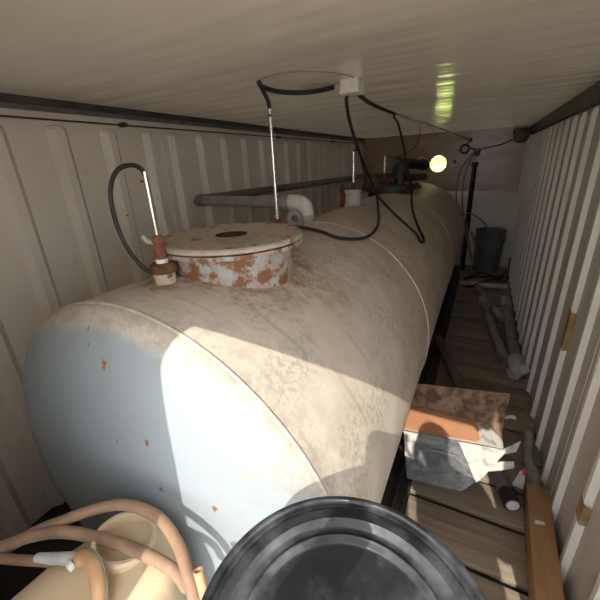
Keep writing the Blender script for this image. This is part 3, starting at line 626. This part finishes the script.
for a, b in (((1.99, 1.60, 0), (2.03, 1.66, .316)), ((1.72, 1.58, 0), (1.76, 1.65, .318))): obj('support_leg', box(B(), a, b, .004), M['steel_dark'], ty)

# ------------------------------------------------------------------ black drum
DX, DY, DR, DZ = 1.783, .202, .175, 1.148
cr = thing('plastic_crate', 'low black plastic crate on the floor carrying the drum and the canister', 'crate', (1.54, .15, -.034))
for nm, a, b in (('crate_base', (1.11, -.06, -.034), (1.97, .35, .0)), ('crate_side', (1.11, -.06, 0), (1.125, .35, .42)), ('crate_side', (1.955, -.06, 0), (1.97, .35, .42)), ('crate_side', (1.125, -.06, 0), (1.955, -.045, .42)), ('crate_side', (1.125, .335, 0), (1.955, .35, .42)), ('crate_top', (1.11, -.06, .42), (1.97, .35, .432))):
    obj(nm, box(B(), a, b), M['black'], cr)
dr = thing('plastic_drum', 'black plastic drum with a ridged round lid in front of the tank', 'drum', (DX, DY, .432))
k = DR / .231; zb = DZ - .984 * .75
def dprof(p): return [(r * k, h * .75 + zb) for r, h in p]
obj('drum_body', lathe(B(), [(0, .434), (.140, .434), (.152, .45), (.156, .62), (.160, .635), (.156, .65), (.156, .85), (.160, .865), (.156, .88), (.156, 1.07), (.150, 1.09), (.0, 1.092)], (DX, DY, 0), 'z', 64), M['drum'], dr)
lid = obj('lid', lathe(B(), dprof([(.214, .915), (.228, .918), (.231, .93), (.231, .974), (.229, .981), (.226, .984), (.220, .984), (.217, .981), (.215, .972), (.209, .970), (.206, .976), (.203, .978), (.190, .975), (.186, .977), (.183, .975), (.178, .966), (.170, .962), (.166, .962), (.163, .967), (.159, .969), (.155, .967), (.152, .958), (.146, .955), (.06, .957), (0, .958)]), (DX, DY, 0), 'z', 96), M['drum'], dr, 50)
obj('sealing_ring', torus(B(), (DX, DY, 1.128), DR + .001, .004, 'z', 80), M['drum'], dr, True)

# ------------------------------------------------------------------ canister and hoses
cn = thing('plastic_canister', 'yellowed translucent plastic canister with wide round mouth, under the hoses', 'canister', (1.28, .15, .432))
def ring_pts(z, s, cx=1.275, cy=.15, lift=0):
    base = [(1.135, .165), (1.165, .255), (1.20, .318), (1.255, .338), (1.325, .330), (1.385, .290), (1.405, .245), (1.40, .12), (1.385, .0), (1.355, -.035), (1.19, -.035), (1.14, .0), (1.128, .08)]
    return [(cx + (x - cx) * s, cy + (y - cy) * s, z) for x, y in base]
def loft(bm, rings, cap0=True, cap1=True):
    R = [[bm.verts.new(p) for p in r] for r in rings]
    for a, b in zip(R[:-1], R[1:]):
        for i in range(len(a)): bm.faces.new((a[i], a[(i + 1) % len(a)], b[(i + 1) % len(a)], b[i]))
    if cap0: bm.faces.new(R[0])
    if cap1: bm.faces.new(R[-1])
    return bm
bm = B(); loft(bm, [ring_pts(.434, .90), ring_pts(.45, .97), ring_pts(.47, 1), ring_pts(.82, 1), ring_pts(.85, .985), ring_pts(.868, .94), ring_pts(.878, .86), ring_pts(.880, .5)])
body = obj('canister_body', bm, M['can'], cn, 50)
mc = Vector((1.255, .262, .880)); tilt = Matrix.Rotation(math.radians(-10), 3, 'X') @ Matrix.Rotation(math.radians(8), 3, 'Y')
bm = B(); lathe(bm, [(.066, -.03), (.066, .012), (.062, .017), (.055, .017), (.052, .012), (.052, -.012), (0, -.012)], (0, 0, 0), 'z', 40)
bmesh.ops.rotate(bm, verts=bm.verts, matrix=tilt); bmesh.ops.translate(bm, verts=bm.verts, vec=mc); obj('mouth_ring', bm, M['can'], cn)
def stripe(pts, r, off):
    return [Vector(p) + Vector(off).normalized() * r for p in pts]
def hose(label, pts, r, mat, hollow=.75, off=None):
    t = thing('suction_hose', label, 'hose', pts[len(pts) // 2], 'hoses around the canister')
    bm = B(); tube(bm, pts, r, 16, 7, hollow); obj('hose_wall', bm, mat, t, 60)
    if off:
        bm = B(); tube(bm, stripe(pts, r * .97, off), .0016, 6, 7); obj('stripe', bm, M['hose_line'], t)
hose('brown hose arching highest over the canister against the tank end', [(.99, .122, .85), (1.052, .181, .888), (1.107, .221, .91), (1.168, .270, .925), (1.229, .300, .934), (1.315, .310, .934), (1.392, .290, .928), (1.445, .262, .912), (1.478, .24, .86), (1.485, .22, .75)], .0122, M['hose'])
hose('brown hose with a thin stripe lying across the canister mouth', [(.985, .118, .862), (1.03, .152, .885), (1.12, .205, .905), (1.242, .240, .905), (1.345, .252, .912), (1.412, .258, .90), (1.43, .262, .86)], .0122, M['hose'], off=(.4, -.6, -.35))
t = thing('suction_hose', 'orange beige hose with grey coupling bending down over the canister', 'hose', (1.218, .19, .9), 'hoses around the canister')
bm = B(); tube(bm, [(1.0, .118, .862), (1.06, .135, .873), (1.16, .168, .885)], .010, 14, 6); obj('lead_hose', bm, M['hose'], t, 60)
bm = B(); tube(bm, [(1.12, .157, .888), (1.16, .168, .897), (1.225, .192, .905)], [.009, .011, .0135], 14, 1); obj('coupling', bm, M['pvc_light'], t)
bm = B(); tube(bm, [(1.218, .190, .905), (1.245, .196, .915), (1.275, .190, .922), (1.302, .178, .915), (1.325, .158, .895), (1.345, .125, .885)], .0150, 16, 7); oh = obj('orange_hose', bm, M['hose_o'], t, 60)
bm = B(); tube(bm, [(1.24, .206, .928), (1.275, .203, .934), (1.309, .190, .927), (1.335, .170, .908), (1.358, .135, .892)], .0016, 6, 7); obj('stripe', bm, M['hose_line'], t)
bm = B(); box(bm, (1.216, .166, .905), (1.230, .176, .921), .002); obj('clamp_screw', bm, M['paper'], t)
hose('short open orange hose end standing between canister and drum', [(1.469, .268, .93), (1.482, .260, .90), (1.495, .250, .86), (1.50, .235, .78)], .0095, M['hose_o'])

# ------------------------------------------------------------------ the photographer, standing in the door opening
def skin_figure(joints, bones):
    me = bpy.data.meshes.new('skel'); names = list(joints)
    me.from_pydata([joints[n][0] for n in names], [(names.index(a), names.index(b)) for a, b in bones], [])
    o = bpy.data.objects.new('skel', me); COL.objects.link(o)
    md = o.modifiers.new('s', 'SKIN'); md.use_smooth_shade = True
    for i, n in enumerate(names):
        r = joints[n][1]; sv = me.skin_vertices[0].data[i]; sv.radius = r if hasattr(r, '__len__') else (r, r); sv.use_root = (n == 'pelvis' or (i == 0 and 'pelvis' not in names))
    s = o.modifiers.new('u', 'SUBSURF'); s.levels = 2
    dg = bpy.context.evaluated_depsgraph_get(); m2 = bpy.data.meshes.new_from_object(o.evaluated_get(dg))
    bpy.data.objects.remove(o); return m2
G = -.08
px, py = 2.2, -.2
J = dict(pelvis=((2.24, -.22, .95), (.185, .10)), waist=((2.24, -.21, 1.14), (.18, .095)), chest=((2.22, -.18, 1.38), (.185, .095)),
         neck=((2.15, -.15, 1.58), .050), chin=((2.12, -.145, 1.67), (.07, .07)), head=((2.115, -.15, 1.745), (.083, .09)), crown=((2.115, -.16, 1.815), (.055, .06)),
         lsh=((2.03, -.17, 1.50), .058), lel=((1.66, -.11, 1.15), .042), lwr=((1.79, -.06, 1.40), .031), lha=((1.835, -.045, 1.49), (.036, .02)),
         rsh=((2.37, -.17, 1.50), .058), rel=((2.44, -.14, 1.20), .043), rwr=((2.08, -.06, 1.40), .031), rha=((2.0, -.045, 1.47), (.036, .02)),
         lhip=((px - .07, py - .03, .86), .085), lkn=((px - .09, py + .0, .44), .058), lan=((px - .10, py - .04, G + .08), .04), lto=((px - .11, py + .12, G + .035), (.04, .033)),
         rhip=((px + .12, py - .03, .86), .085), rkn=((px + .14, py + .0, .44), .058), ran=((px + .15, py - .06, G + .08), .04), rto=((px + .17, py + .10, G + .035), (.04, .033)))
Bn = [('pelvis', 'waist'), ('waist', 'chest'), ('chest', 'neck'), ('neck', 'chin'), ('chin', 'head'), ('head', 'crown'), ('chest', 'lsh'), ('lsh', 'lel'), ('lel', 'lwr'), ('lwr', 'lha'),
      ('chest', 'rsh'), ('rsh', 'rel'), ('rel', 'rwr'), ('rwr', 'rha'), ('pelvis', 'lhip'), ('lhip', 'lkn'), ('lkn', 'lan'), ('lan', 'lto'), ('pelvis', 'rhip'), ('rhip', 'rkn'), ('rkn', 'ran'), ('ran', 'rto')]
bm = B(); m2 = skin_figure(J, Bn); bm.from_mesh(m2); bpy.data.meshes.remove(m2)
for sx, hx, hz in ((1, 1.835, 1.50), (-1, 2.0, 1.47)):
    for k in range(5):   # four fingers curl round the phone's short edge, the thumb lies on its screen side
        dz = -.03 + .022 * k; rr = .0078
        if k < 4: pts = [(hx, -.045, hz + dz * .8), (hx - sx * .022, -.028, hz + .03 + dz), (hx - sx * .012, -.010, hz + .045 + dz), (hx + sx * .010, -.006, hz + .05 + dz)]
        else: pts = [(hx, -.05, hz), (hx + sx * .02, -.045, hz + .035), (hx + sx * .035, -.034, hz + .055)]; rr = .0095
        tube(bm, pts, rr, 8, 4)
solo('person', bm, M['shirt'], 'person in dark clothes standing in the door opening holding a phone', 'person', smooth=True)
bm = B(); box(bm, (1.830, -.030, 1.495), (1.970, -.021, 1.602), .003)
solo('smartphone', bm, M['black'], 'black phone held level in both hands at the door opening', 'phone')
